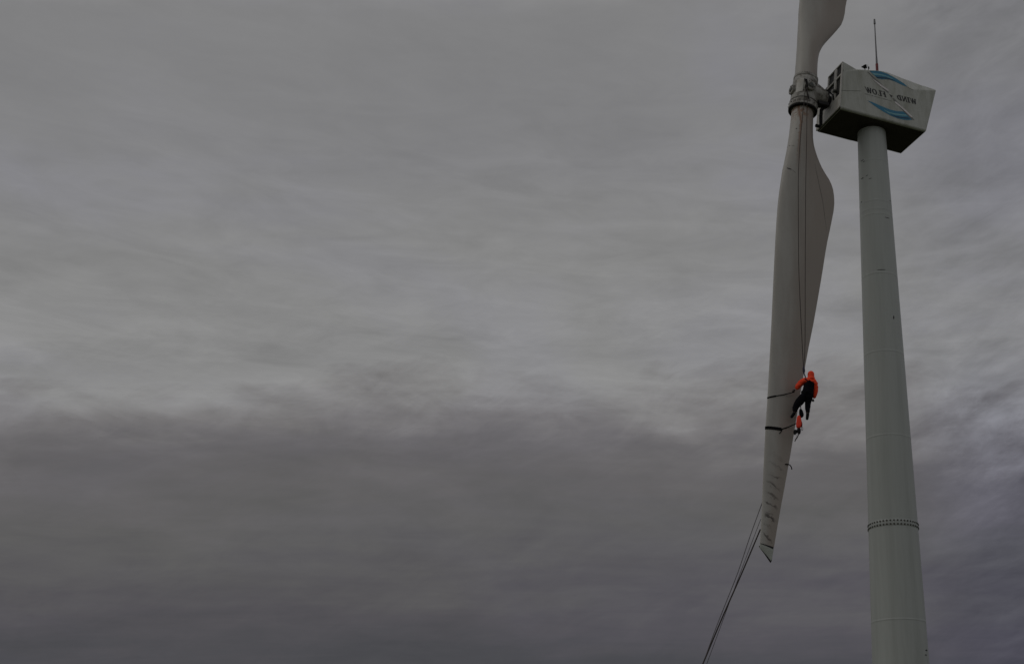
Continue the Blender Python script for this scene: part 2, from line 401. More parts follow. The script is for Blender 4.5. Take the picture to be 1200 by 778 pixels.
# door low on the tower
m = MB(); rings = []
for i in range(7):
    aa = R(-22+44*i/6); r = trad(1.6)
    rings.append([((r+o_)*math.sin(aa), -(r+o_)*math.cos(aa), z_) for o_, z_ in ((-.03,.62),(.03,.62),(.03,2.5),(-.03,2.5))])
m.loft(rings); door = m.build('door', M_frame, tower, bevel=.01)
m = MB(); m.box(.25,.29,-1.10,-1.04,1.45,1.60); m.build('handle', M_steel, door)

# ---- nacelle
ZB = 27.08
def xf(z): return -1.90+(z-ZB)*.105
def zb(x): return 27.115-.033*(x+1.9)
def xr(z): return 1.88+(z-ZB)*.305
Z1 = [(-1.72,28.72),(-1.4,28.86),(-1.1,28.97),(-.75,29.06),(-.5,29.10),(-.25,29.17),(0,29.20),(.25,29.165),(.49,29.095),(.75,29.005),(.99,28.91),(1.15,28.80),(1.39,28.715),(1.75,28.80),(2.48,28.955)]
Z2 = [(-1.72,28.78),(-1.1,29.03),(-.65,29.13),(-.16,29.22),(.2,29.27),(.47,29.27),(.9,29.28),(1.23,29.26),(1.99,29.15),(2.48,28.99)]
nac = None
m = MB(); rings = []
NU = 36
def ring(x_top, u):
    z1 = lerp(Z1, x_top); z2 = max(lerp(Z2, x_top), z1+.012)
    ZB = zb(x_top-.3*(x_top > 0))
    pts = [(-.86,ZB),(-.91,ZB+.022),(-.93,ZB+.075),(-.93,(ZB+z1)/2),(-.93,z1),(-.93+min(.2,max(.04,(z2-z1)*.55)),z2),(-.35,z2+.05),(0,z2+.06),(.35,z2+.05),(.96-min(.2,max(.04,(z2-z1)*.55)),z2),(.96,z1),(.96,(ZB+z1)/2),(.96,ZB+.075),(.94,ZB+.022),(.89,ZB)]
    out = []
    for y, z in pts:
        f0 = xf(z)+.06; out.append((f0+(xr(z)-f0)*u, y, z))
    return out
us = [i/NU for i in range(NU+1)]
for u in us:
    xt = (xf(28.9)+.06)+(xr(28.9)-xf(28.9)-.06)*u
    rings.append(ring(xt, u))
m.loft(rings)
m.mi[-2] = 1                     # cap behind the front openings, dark colour stands in for the unlit inside
shell = m.build('nacelle', [M_shell, M_dark], turb, angle=12)
nac = shell
b = shell.modifiers.new('bevel', 'BEVEL'); b.width = .03; b.segments = 3; b.limit_method = 'ANGLE'; b.angle_limit = R(28)
m = MB(); rings = []
for u in (0, 1):
    x0 = xf(ZB)+.10; x1 = xr(ZB)-.06
    x = x0+(x1-x0)*u
    zq = zb(x)
    rings.append([(x,-.84,zq-.02),(x,.87,zq-.02),(x,.87,zq-.003),(x,-.84,zq-.003)])
m.loft(rings); tray = m.build('undertray', M_under, nac, bevel=.008)
# front frame with its openings (0.3 m deep)
def fbox(m, y0, y1, z0, z1, d0=0.0, d1=.058):
    c = []
    for z in (z0, z1):
        for (x, y) in ((xf(z)+d0, y0), (xf(z)+d1, y0), (xf(z)+d1, y1), (xf(z)+d0, y1)): c.append((x, y, z))
    m.add(c, [(0,3,2,1),(4,5,6,7),(0,1,5,4),(1,2,6,5),(2,3,7,6),(3,0,4,7)])
for a_, b_, z_ in ((-.931,-.86,28.70),(.86,.961,28.69)):
    m = MB(); fbox(m, a_, b_, ZB+.085, z_); m.build('front_side_plate', M_frame, nac, smooth=False, bevel=.008)
m = MB(); fbox(m, -.858, .858, ZB+.06, 27.78); m.build('front_lower_panel', M_frame, nac, smooth=False, bevel=.025)
for a_, b_ in ((-.50,-.36),(.20,.858)):
    m = MB(); fbox(m, a_, b_, 27.782, 28.60); m.build('front_post', M_frame, nac, smooth=False, bevel=.008)
m = MB(); fbox(m, -.858,.858, 28.602, 28.69); m.build('front_rail', M_frame, nac, smooth=False, bevel=.01)
m = MB(); fbox(m, -.358,.198, 27.782, 28.30, .03); m.build('front_grille_panel', M_frame, nac, smooth=False, bevel=.01)
# hooded air intake above the front, two dark openings
m = MB()
zt = 29.20
HY0, HY1 = -.932, .22
def hx(z): return xf(z)
fb = m
fbox(fb, HY0, -.885, 28.692, zt-.06); fbox(fb, -.50, -.31, 28.692, zt-.06); fbox(fb, .14, HY1, 28.692, zt-.06)
fbox(fb, HY0, HY1, zt-.058, zt)
m.build('intake_frame', M_frame, nac, smooth=False, bevel=.008)
# hood behind the intake falls back to the roof
m = MB(); x0 = xf(28.95)+.06; x1 = -1.02
m.add([(x0-.0,HY0+.001,28.70),(x0+.01,HY0+.001,zt),(x1,HY0+.05,29.03),(x0,HY0+.001,28.72),
       (x0-.0,HY1,28.70),(x0+.01,HY1,zt),(x1,HY1-.04,29.03)],
      [(0,1,2),(4,6,5),(1,5,6,2),(0,2,6,4),(0,4,5,1)])
m.build('hood', M_shell, nac, smooth=False, bevel=.01)
m = MB(); fbox(m, -.883, .138, 28.694, zt-.06, .045, .057); m.build('intake_dark_back', M_dark, nac, smooth=False)  # dark sheet standing in for the shade inside the intake

# flat prints on the near side
YP = -.9335
def decal(polys, name, mat, parent, dy=0.0, th=.0025):
    m = MB()
    for pts in polys:
        n = len(pts); y0, y1 = YP-dy-th, YP-dy+.0005
        m.add([(x,y0,z) for x,z in pts]+[(x,y1,z) for x,z in pts], [tuple(range(n)), tuple(range(2*n-1,n-1,-1))]+[(i,(i+1)%n,n+(i+1)%n,n+i) for i in range(n)])
    return m.build(name, mat, parent, smooth=False)
def clipz(pts): return [(x, min(z, lerp(Z1, x-.02)-.018)) for x, z in pts]
logo = decal([clipz(CRES_UP)], 'logo_crescent', M_blue, nac)
decal([CRES_LO], 'logo_crescent', M_blue, nac)
decal([clipz(CRES_UP_A)], 'logo_stripe', M_teal, logo, .0027)
decal([CRES_LO_A], 'logo_stripe', M_teal, logo, .0027)
decal([clipz(CRES_UP_B)], 'logo_stripe', M_deep, logo, .0027)
decal([CRES_LO_B], 'logo_stripe', M_deep, logo, .0027)
decal([clipz(BAR_UP)], 'logo_bar_shadow', M_grey, logo, .0027)
decal([BAR_LO], 'logo_bar_shadow', M_grey, logo, .0027)
def widen(pts, k):
    c = (sum(p[0] for p in pts)/len(pts), sum(p[1] for p in pts)/len(pts)); a = Vector((.64,-.77)); n_ = Vector((.77,.64)); out = []
    for p in pts:
        d = Vector((p[0]-c[0], p[1]-c[1])); q_ = a*d.dot(a)+n_*d.dot(n_)*k+n_*.008; out.append((c[0]+q_.x, c[1]+q_.y))
    return out
decal([widen(clipz(BAR_UP_W), 1.7)], 'logo_bar', M_white, logo, .0054)
decal([widen(BAR_LO_W, 1.7)], 'logo_bar', M_white, logo, .0054)
decal([DASH], 'logo_dash', M_ink, logo, .0054)
seam_pts = [(-1.57,27.955),(-1.07,28.078),(-.87,28.128)]
def strip(pts, w_): return [(x,z+w_/2) for x,z in pts]+[(x,z-w_/2) for x,z in pts[::-1]]
decal([strip([(-1.78,27.89),(-.95,28.075)],.013)], 'shell_joint', M_seam, nac)
decal([strip([(1.15,28.765),(1.42,28.702)],.012)], 'shell_joint', M_seam, nac)
# mirrored lettering: strokes in a 0..1 letter box, x runs leftwards as on the photograph
def stroke(x0, y0, x1, y1, t, vt=None):
    t = t*1.3+.03
    dx_, dy_ = x1-x0, y1-y0; L = math.hypot(dx_, dy_)
    return [(x0-t/2, y0), (x0+t/2, y0), (x1+t/2, y1), (x1-t/2, y1)] if abs(dy_) > .2 else [(x0, y0-t/2), (x1, y1-t/2), (x1, y1+t/2), (x0, y0+t/2)]
SR = lambda x, y, w_=.34: [(x-w_/2, y-.035), (x+w_/2, y-.035), (x+w_/2, y+.035), (x-w_/2, y+.035)]
def ell(cx_, cy_, rx, ry, a0, a1, tx, ty, n=10):
    out = []
    for i in range(n):
        A, B = a0+(a1-a0)*i/n, a0+(a1-a0)*(i+1)/n
        p = lambda a, s: (cx_+(rx-s*tx)*math.cos(a), cy_+(ry-s*ty)*math.sin(a))
        out.append([p(A,0), p(B,0), p(B,1), p(A,1)])
    return out
PI = math.pi
GL = {
 'W': (1.25, [stroke(.12,1,.36,0,.17), stroke(.36,0,.62,.95,.09), stroke(.62,.95,.82,0,.17), stroke(.82,0,1.1,1,.08), SR(.12,.97,.3), SR(.62,.97,.26), SR(1.1,.97,.26)]),
 'I': (.52, [stroke(.26,0,.26,1,.19), SR(.26,.97,.46), SR(.26,.03,.46)]),
 'N': (1.05, [stroke(.2,0,.2,1,.09), stroke(.2,1,.82,0,.18), stroke(.82,0,.82,1,.09), SR(.2,.97,.34), SR(.2,.03,.34), SR(.82,.97,.34)]),
 'D': (1.0, [stroke(.24,0,.24,1,.19), SR(.24,.97,.44), SR(.24,.03,.44)]+ell(.36,.5,.54,.5,-PI/2,PI/2,.28,.12)),
 'F': (.84, [stroke(.24,0,.24,1,.19), SR(.24,.03,.44), [(.1,.93),(.8,.93),(.8,1.0),(.1,1.0)], [(.73,.74),(.79,.74),(.79,1),(.73,1)], [(.24,.47),(.58,.47),(.58,.54),(.24,.54)], [(.54,.38),(.60,.38),(.60,.63),(.54,.63)]]),
 'L': (.84, [stroke(.24,0,.24,1,.19), SR(.24,.97,.44), [(.1,0),(.78,0),(.78,.07),(.1,.07)], [(.71,0),(.80,0),(.80,.28),(.75,.28)]]),
 'O': (1.08, ell(.54,.5,.48,.52,0,2*PI,.27,.12,20)),
}
def word(s, x_right, x_left, z0, z1):
    tot = sum(GL[c][0] for c in s); k = (x_right-x_left)/tot; x = 0; letters = []
    for c in s:
        wd, polys = GL[c]; out = []
        for p in polys:
            out.append([(x_right-(x+a)*k-(b_-.5)*.055, z0+b_*(z1-z0)) for a, b_ in p])
        letters.append((c, out)); x += wd
    return letters
for wd in (word('WIND', 1.50, .62, 28.085, 28.31), word('FLOW', .165, -.74, 28.075, 28.31)):
    for c, polys in wd:
        decal(polys, 'letter_'+c.lower(), M_ink, nac, .0005 if c != 'O' else .0006)
tg = []
x = -.76
while x < .36:
    wd_ = random.uniform(.014, .03); zc = 28.004-(x+.77)*.035
    tg.append([(x,zc-.011),(x+wd_,zc-.011),(x+wd_,zc+.011),(x,zc+.011)]); x += wd_+random.choice((.009,.009,.012,.03))
decal(tg, 'tagline', M_grey, nac)['kind'] = 'stuff'

# mast and wind sensors on the roof
m = MB(); m.lathe((.412,0,29.2),(0,0,1),[(0,.10),(.12,.09),(.40,.075),(.42,.06)],16); m.build('mast_base', M_frame, nac)
m = MB(); m.tube([(.412,0,29.5),(.413,0,29.95),(.415,0,30.5)], [.050,.048,.036], 10); m.tube([(.415,0,30.5),(.417,0,31.3),(.421,0,32.08)], [.034,.026,.022], 8); m.tube([(.421,0,32.08),(.421,0,32.3)], [.045,.035], 8)
mast = m.build('antenna_mast', M_mast, nac)
m = MB(); m.tube([(.412,0,29.70),(.413,0,30.2)], [.056,.054], 10); m.build('mast_sleeve', M_red, mast)
m = MB(); m.lathe((.413,0,29.72),(0,0,1),[(-.02,.085),(.02,.085)],12); m.build('mast_clamp', M_steel, mast)
m = MB(); m.tube([(-.14,0,29.2),(-.14,0,29.9)], .02, 8); m.lathe((-.14,0,29.86),(0,0,1),[(0,.03),(.03,.075),(.10,.08),(.14,.04)],14)
for k in range(3):
    a = 2*PI*k/3+.4; m.tube([(-.14,0,29.93),(-.14+.09*math.cos(a),.09*math.sin(a),29.93)], .01, 6); m.lathe((-.14+.10*math.cos(a),.10*math.sin(a),29.90),(0,0,1),[(0,.012),(.03,.03),(.06,.03)],8)
m.build('anemometer', M_black, nac)
m = MB(); m.tube([(0.02,0,29.2),(.02,0,29.93)], .014, 8); m.tube([(0,0,29.93),(.05,0,29.93)], .012, 6); m.box(.02,.06,-.008,.008,29.88,29.98); m.tube([(.0,0,29.93),(.0,0,30.06)], .007, 6); m.build('wind_vane', M_black, nac)

# ---- rotor: hub casting round the blade roots, sleeve, trunnion covers, drive arm
AX = Vector((.20, 0, 1.60)).normalized()
HP = Vector((-2.95, 0, 27.15))
def hz(z): return (z-27.15)/AX.z
m = MB()
m.lathe(HP, AX, [(hz(27.262),.535),(hz(27.28),.552),(hz(27.50),.548),(hz(27.54),.515),(hz(27.75),.505),(hz(28.3),.49),(hz(28.52),.475),(hz(28.60),.455),(hz(28.62),.47),(hz(28.70),.47),(hz(28.71),.44)], 48)
hub = m.build('hub', M_hub, turb, angle=30)
m = MB(); m.lathe(HP, AX, [(hz(27.195),.47),(hz(27.195),.538),(hz(27.21),.548),(hz(27.258),.548),(hz(27.262),.535)], 48, cap=False); m.build('gap_shade_ring', M_black, hub)  # black ring standing in for the shadow between collar and blade
m = MB(); m.lathe((0,0,0),(0,0,1),[(0,.018),(.02,.018),(.026,.012)],8); hb = m.build('bolt', M_steel, hub)
uu = AX.orthogonal().normalized(); vv = AX.cross(uu); nb = 30
for k in range(nb):
    o = hb if k == 0 else hb.copy()
    if k: col.objects.link(o); o.parent = hub
    a = 2*PI*k/nb; o.location = HP+AX*hz(28.70)+(uu*math.cos(a)+vv*math.sin(a))*.452; o.rotation_euler = AX.to_track_quat('Z','Y').to_euler()
def disc(c, ax, r, d, name='trunnion_cover'):
    m = MB(); m.lathe(c, ax, [(-.12,r),(d-.02,r),(d,r-.02)], 28)
    o = m.build(name, M_hub, hub); m = MB(); m.lathe(Vector(c)+Vector(ax).normalized()*d, ax, [(-.005,r*.52),(.02,r*.50),(.03,r*.42)], 20)
    m.build('cover_boss', M_steel, o); return o
cc = HP+AX*hz(28.07)
disc(cc+Vector((-.02,-.50,0)), (0,-1,0), .205, .09)
disc(cc+Vector((-.02,.50,0)), (0,1,0), .165, .09)
disc(cc+Vector((-.50,0,0)), (-1,0,.12), .20, .08, 'nose_cover')
# cover plate on the upwind quarter
m = MB(); rings = []
for i in range(7):
    a = R(205+5.5*i)
    rings.append([tuple(HP+AX*hz(z)+Vector((math.cos(a),math.sin(a),0))*r) for z, r in ((27.82,.495),(27.82,.515),(28.42,.498),(28.42,.47))])
m.loft(rings); m.build('access_plate', M_frame, hub, bevel=.006)
# bracket, stiffening rib and small fittings on the casting
m = MB(); m.lathe(HP, AX, [(hz(27.535),.515),(hz(27.54),.535),(hz(27.565),.535),(hz(27.57),.512)], 48, cap=False); m.build('collar_rib', M_steel, hub)
fit = None
for k in range(18):
    m = MB() if fit is None else None
    if fit is None:
        m.lathe((0,0,0),(0,0,1),[(0,.022),(.022,.022),(.03,.014)],8); fit = m.build('collar_bolt', M_steel, hub); o = fit
    else: o = fit.copy(); col.objects.link(o); o.parent = hub
    a = 2*PI*(k+.3)/18; dd = uu*math.cos(a)+vv*math.sin(a)
    o.location = HP+AX*hz(27.40)+dd*.545; o.rotation_euler = dd.to_track_quat('Z','Y').to_euler()
for c_, r_ in ((Vector((-.52,-.02,0)), .15), (Vector((-.02,-.595,0)), .15)):
    for k in range(6):
        a = 2*PI*k/6+.3; m = MB(); side_ = abs(c_.x) > .3
        p_ = cc+c_*1.12+(Vector((0,math.cos(a),math.sin(a))) if side_ else Vector((math.cos(a),0,math.sin(a))))*r_
        m.lathe(p_, (-1,0,0) if side_ else (0,-1,0), [(-.03,.016),(.012,.016)], 6); m.build('cover_bolt', M_steel, hub)
m = MB(); m.tube([cc+Vector((-.22,-.47,.30)), cc+Vector((-.20,-.52,.1)), cc+Vector((-.24,-.52,-.12)), cc+Vector((-.16,-.53,-.34)), cc+Vector((-.12,-.56,-.62))], .018, 8); m.build('hose', M_black, hub)
m = MB(); m.box(-.05,.05,-.02,.02,-.06,.06); o = m.build('junction_box', M_dark, hub, bevel=.01); o.location = cc+Vector((-.30,-.40,-.22)); o.rotation_euler = (0,0,R(-35))
# arm to the main shaft
m = MB(); rings = []
for x, zc, ry, rz_ in ((-2.62,28.10,.42,.52),(-2.36,28.07,.41,.47),(-2.10,28.0,.36,.37),(-1.98,27.97,.31,.30),(-1.93,27.96,.22,.2)):
    rings.append([(x, ry*math.cos(2*PI*k/20), zc+rz_*math.sin(2*PI*k/20)) for k in range(20)])
m.loft(rings); arm = m.build('drive_arm', M_hub, hub, bevel=.0)
m = MB(); m.lathe((-1.99,0,27.95),(1,0,0),[(0,.27),(.03,.29),(.08,.29),(.09,.2),(.28,.2)],32); m.build('main_shaft', M_dark, hub)
m = MB(); m.box(-2.40,-1.95,-.30,-.02,27.55,27.70); m.build('arm_bracket', M_dark, hub, bevel=.02)
m = MB(); m.tube([(-1.93,-.10,27.72),(-2.06,-.10,27.58),(-2.20,-.10,27.42),(-2.23,-.10,27.1),(-2.24,-.10,26.78),(-2.31,-.10,26.68),(-2.46,-.10,26.68)], .066, 12)
m.build('bent_pipe', M_black, hub)  # black bent pipe below the drive arm
for (y_, z_) in ((-.40,28.26),(-.52,28.2)):
    m = MB(); m.lathe((xf(28.2)-.10,y_,z_-.1),(1,0,0),[(0,.05),(.08,.07),(.16,.06)],12); m.build('hydraulic_fitting', M_frame if y_ > -.5 else M_steel, hub)
m = MB(); m.tube([(-2.0,-.2,28.28),(-1.95,-.34,28.12),(-1.86,-.42,27.98),(-1.84,-.44,27.75)], .03, 8); m.build('cable', M_black, hub)

# ---- blades
def blade_material():
    g = bpy.data.materials.new('blade_gelcoat'); g.use_nodes = True
    t = NT(g.node_tree); b = t.n['Principled BSDF']
    co = t.new('ShaderNodeTexCoord')
    sp = t.new('ShaderNodeAttribute', attribute_name='span').outputs['Fac']      # metres from the root
    ch = t.new('ShaderNodeAttribute', attribute_name='chord').outputs['Fac']     # 0 leading edge, 1 trailing edge
    ob = co.outputs['Object']
    mp = t.new('ShaderNodeMapping'); mp.inputs['Scale'].default_value = (1,1,.22); t.l.new(ob, mp.inputs['Vector'])
    n1 = t.noise(mp.outputs[0], 2.0, 8, .6, .3); n2 = t.noise(ob, 9, 8, .65)
    c = t.mix(t.step(n1, .35, .7, 0, .6), (.44,.425,.395,1), (.35,.33,.30,1))
    c = t.mix(t.m('MULTIPLY', t.step(t.m('ADD', ch, t.m('MULTIPLY', n1, .35)), .30, .85), .75), c, (.31,.26,.225,1))
    c = t.mix(t.step(n2, .5, .8, 0, .25), c, (.26,.24,.21,1))
    # rust running down from the collar
    path = t.step(sp, .5, 1.2, .13, .27)
    wig = t.m('MULTIPLY', t.m('SUBTRACT', n2, .5), .16)
    dist = t.m('ABSOLUTE', t.m('SUBTRACT', t.m('ADD', ch, wig), path))
    rm = t.m('MULTIPLY', t.step(dist, .085, .01), t.step(sp, 4.0, .7))
    top = t.m('MULTIPLY', t.m('MULTIPLY', t.step(sp, 1.35, .6), t.step(n2, .44, .60)), t.step(ch, .75, .45))
    c = t.mix(t.m('MULTIPLY', t.m('MAXIMUM', rm, top), .8), c, (.20,.085,.035,1))
    # soot-like ripples towards the tip
    rsl = t.m('SINE', t.m('ADD', t.m('MULTIPLY', sp, 19.0), t.m('ADD', t.m('MULTIPLY', ch, -6.0), t.m('MULTIPLY', t.noise(ob, 3.4, 6, .68), 15.0))))
    rip = t.comb(t.m('MULTIPLY', ch, 1.1), 0.0, t.m('ADD', t.m('MULTIPLY', sp, 7.0), t.m('MULTIPLY', t.m('POWER', t.m('ABSOLUTE', t.m('SUBTRACT', ch, .1)), 1.2), -3.2)))
    rn = t.noise(rip, 1.0, 4, .6, .5)
    rmask = t.m('MULTIPLY', t.m('MULTIPLY', t.step(sp, 13.6, 15.2), t.step(sp, 17.4, 16.9)), t.m('MULTIPLY', t.step(ch, .06, .25), t.step(ch, .92, .6)))
    c = t.mix(t.m('MULTIPLY', t.m('MULTIPLY', rmask, t.m('MULTIPLY', t.step(rsl, .15, 1.0), t.step(rn, .34, .62))), .82), c, (.045,.035,.03,1))
    t.l.new(c, b.inputs['Base Color'])
    b.inputs['Roughness'].default_value = .5; b.inputs['Specular IOR Level'].default_value = .35
    return g
M_blade = blade_material()
M_tip = material('tip_gelcoat', (.40,.42,.38), .5, (.30,.31,.27), .4, 4.0)
THK = [(0,.86),(1.6,.84),(2.6,.66),(3.6,.46),(5,.36),(8,.29),(11,.23),(14,.165),(16.5,.11),(17.2,.07)]   # thickness against distance from the root
def section(le, te, th, n=40):
    """closed ring between leading and trailing edge points (x, z)"""
    cx_, cz_ = (le[0]+te[0])/2, (le[1]+te[1])/2; W_ = (te[0]-le[0])/2
    hc = math.sqrt(max(W_*W_-(th/2*.61)**2*(1 if th > .6 else .2), .01))
    fa = max(0, min(1, (W_*2/th-1.25)/2.2)); out = []
    for k in range(n):
        a = 2*PI*k/n; c_ = math.cos(a); s_ = math.sin(a)
        xn = (1-c_)/2
        naca = 5*(.2969*math.sqrt(xn)-.126*xn-.3516*xn**2+.2843*xn**3-.1036*xn**4)
        y = (1-fa)*s_*.5+fa*(naca if s_ >= 0 else -naca)
        out.append((cx_-c_*hc, y*th, cz_+(te[1]-le[1])/2*(-c_), xn))
    return out
def blade(le_f, te_f, z0, sgn, name='blade', stations=None):
    m = MB(); spans = []; chords = []; rings = []
    for s in stations:
        r = section(le_f(s), te_f(s), lerp(THK, s))
        rings.append([p[:3] for p in r]); spans += [s if sgn < 0 else 9.0]*len(r); chords += [p[3] for p in r]
    m.loft(rings)
    o = m.build(name, M_blade, turb, angle=50)
    for nm, d in (('span', spans), ('chord', chords)):
        at = o.data.attributes.new(nm, 'FLOAT', 'POINT'); at.data.foreach_set('value', d)
    return o
ZR = 27.68
LLE = [(z, x) for x, z in LOW_LE]; LTE = [(z, x) for x, z in LOW_TE]
def low_le(s):
    z = lerp([(0,ZR),(16,ZR-16),(SEG,10.70),(17.1,10.57)], s); return (smooth_lerp(LLE, z), z)
def low_te(s):
    z = lerp([(0,ZR),(16,ZR-16),(SEG,10.62),(17.1,10.147)], s); return (smooth_lerp(LTE, z), z)
SEG = 16.88                                         # the separate end cap starts here
st = [0,.4,.8,1.2,1.6,1.9,2.1,2.3,2.5,2.7,2.9,3.1,3.3,3.5,3.7,3.9,4.1,4.4,4.8,5.2,5.7,6.2,7,8,9,10,11,12,13,14,15,15.6,16,16.4,16.7,SEG]
low = blade(low_le, low_te, ZR, -1, stations=st)
# end cap: slanted
m = MB(); rings = []
capst = [(SEG+.035,1),(16.95,1),(17.04,.9),(17.1,.55)]
for s, k in capst:
    r = section(low_le(s), low_te(s), lerp(THK, s)*k); rings.append([p[:3] for p in r])
m.loft(rings); cap = m.build('blade_tip', M_tip, low, angle=50)
m = MB(); rings = []
for s, k in ((SEG-.02,.86),(SEG+.06,.86)):
    a, b_ = low_le(s), low_te(s); r = section((a[0]+.01,a[1]), (b_[0]-.01,b_[1]), lerp(THK, s)*k); rings.append([p[:3] for p in r])
m.loft(rings); m.build('tip_joint', M_dark, low)
edge = [low_le(17.1), low_te(17.1)]
m = MB(); m.tube([(edge[0][0]-.005,0,edge[0][1]+.04),(edge[0][0]*.5+edge[1][0]*.5,0,edge[0][1]*.5+edge[1][1]*.5-.005),(edge[1][0]-.03,0,edge[1][1]-.02),(edge[1][0]-.01,0,edge[1][1]+.05)], [.014,.022,.03,.012], 8)
m.build('edge_strip', M_dark, cap)
# upper blade: measured up to the picture edge, then the lower blade's chord law
def chord_law(s): return low_te(s)[0]-low_le(s)[0]
UR = 28.60
def up_le(s):
    z = UR+s; return (-3.281+(z-28.563)*.0995, z)
ULT = [(z, x) for x, z in UP_TE]
def up_te(s):
    z = UR+s
    if s < 4.0: return (smooth_lerp(ULT, z), z)
    f = min(1, (s-4.0)/1.0)
    return ((1-f)*(-.86-(s-4.0)*.05)+f*(up_le(s)[0]+chord_law(s)), z)
upb = blade(up_le, up_te, UR, 1, stations=[0,.4,.8,1.1,1.3,1.5,1.7,1.9,2.1,2.4,2.7,3.0,3.3,3.6,3.9,4.2,4.6,5,6,7,8,9,10,11,12,13,14,15,16,16.6])

bvh = BVHTree.FromPolygons([v.co[:] for v in low.data.vertices], [p.vertices[:] for p in low.data.polygons])
def near_y(x, z, d=0.012):
    h_ = bvh.ray_cast(Vector((x,-4,z)), Vector((0,1,0))); return (h_[0].y-d) if h_[0] else None
def far_y(x, z, d=0.012):
    h_ = bvh.ray_cast(Vector((x,4,z)), Vector((0,-1,0))); return (h_[0].y+d) if h_[0] else None
# scuffs and the trailing panel joint on the lower blade
def mark(pts, r, name='scuff', mat=M_dark):
    out = []
    for i in range(len(pts)-1):
        for k in range(6):
            f = k/6; x = pts[i][0]*(1-f)+pts[i+1][0]*f; z = pts[i][1]*(1-f)+pts[i+1][1]*f; y = near_y(x, z, -.002)
            if y is not None: out.append((x, y, z))
    if len(out) < 2: return
    m = MB(); m.tube(out, [r*(.5+math.sin(PI*i/max(1,len(out)-1))*.5) for i in range(len(out))], 6); return m.build(name, mat, low)
for a, b_ in SCUFF[:3]: mark([a, b_], .022)
for a, b_ in SCUFF[3:]: mark([a, b_], .009, mat=M_seam)
mark([(-2.62,24.95),(-2.30,23.6),(-2.10,22.2)], .010, 'panel_joint', M_seam)

# ------------------------------------------------------------------ ropes (all top-level; they hang on the turbine)
def curve_pts(pts, n=8):
    P_ = [Vector(p) for p in pts]; out = []
    for i in range(len(P_)-1):
        a = P_[max(i-1,0)]; b_ = P_[i]; c = P_[i+1]; d = P_[min(i+2,len(P_)-1)]
        for k in range(n):
            t = k/n
            out.append(.5*((2*b_)+(-a+c)*t+(2*a-5*b_+4*c-d)*t*t+(-a+3*b_-3*c+d)*t**3))
    out.append(P_[-1]); return out
def world_tube(pts, r, name, mat, base=None, n=6, parent=None):
    m = MB(); b0 = Vector(base) if base is not None else Vector((0,0,0))
    m.tube([Vector(p)-b0 for p in pts], r, n); o = m.build(name, mat, parent)
    if base is not None and parent is None: o.location = b0
    return o
rl = [W(p) for p in curve_pts(ROPE_L)]; rr_ = [W(p) for p in curve_pts(ROPE_R)]
o = world_tube(rl, .0125, 'climbing_rope', M_rope, rl[-1]); tag(o, 'left of the two thin dark climbing ropes running down the blade to the worker', 'rope', 'climbing ropes down the blade')
o = world_tube(rr_, .0115, 'climbing_rope', M_rope, rr_[-1]); tag(o, 'right of the two thin dark climbing ropes running down the blade to the worker', 'rope', 'climbing ropes down the blade')
# anchor sling over the hub that the ropes start from
a0 = Vector(ROPE_L[0]); m = MB()
m.tube([a0+Vector((0,.10,.10)), a0+Vector((0,-.0,.04)), a0+Vector((.0,-.03,-.12)), a0+Vector((0,-.055,-.3))], [.03,.04,.035,.03], 8)
o = m.build('anchor_sling', M_web); o.matrix_world = MT.copy(); tag(o, 'short black sling fixed on the face of the hub holding the climbing ropes', 'sling')

def finish(pts, p_end, sag=1.0):
    """continue a line from its last two points down to the ground"""
    a, b_ = Vector(pts[-2]), Vector(pts[-1]); d = (b_-a); out = [Vector(p) for p in pts]
    k = 0
    while out[-1].z > .06 and k < 30:
        step = d.normalized()*1.2
        nxt = out[-1]+step
        if nxt.z < .06: nxt = out[-1]+step*((out[-1].z-.05)/max(1e-3, -step.z))
        out.append(nxt); k += 1
    return out
labels = {'TAG_A': 'thin grey tag line, outermost and highest attached of the three leaving the blade tip',
          'TAG_B': 'thick dark tag line, lowest attached of the three leaving the blade tip',
          'TAG_C': 'pale thin tag line between the other two ropes leaving the blade tip'}
for key, data, r, mt in (('TAG_A', TAG_A, .014, M_line), ('TAG_B', TAG_B, .024, M_rope), ('TAG_C', TAG_C, .010, M_line)):
    pts = [W(p) for p in curve_pts(finish(data, None), 4)]
    o = world_tube(pts, r, 'tag_line', mt, pts[-1]); tag(o, labels[key], 'rope', 'tag lines from the blade tip')

# straps round the blade: path on the near face, round the leading edge and back along the far face
def ribbon(pts, wd_, th):
    """flat band; pts are turbine-frame points, width upright"""
    m = MB(); rings = []; pts = [Vector(p) for p in pts]
    for i, p in enumerate(pts):
        t = (pts[min(i+1,len(pts)-1)]-pts[max(i-1,0)]).normalized()
        up = Vector((0,0,1)); up = (up-t*up.dot(t)).normalized(); nn = t.cross(up)
        w2 = (wd_[i] if isinstance(wd_, list) else wd_)/2
        rings.append([p+up*w2+nn*th/2, p+up*w2-nn*th/2, p-up*w2-nn*th/2, p-up*w2+nn*th/2])
    m.loft(rings); return m
def le_x(z): return smooth_lerp(LLE, z)
def te_x(z): return smooth_lerp(LTE, z)

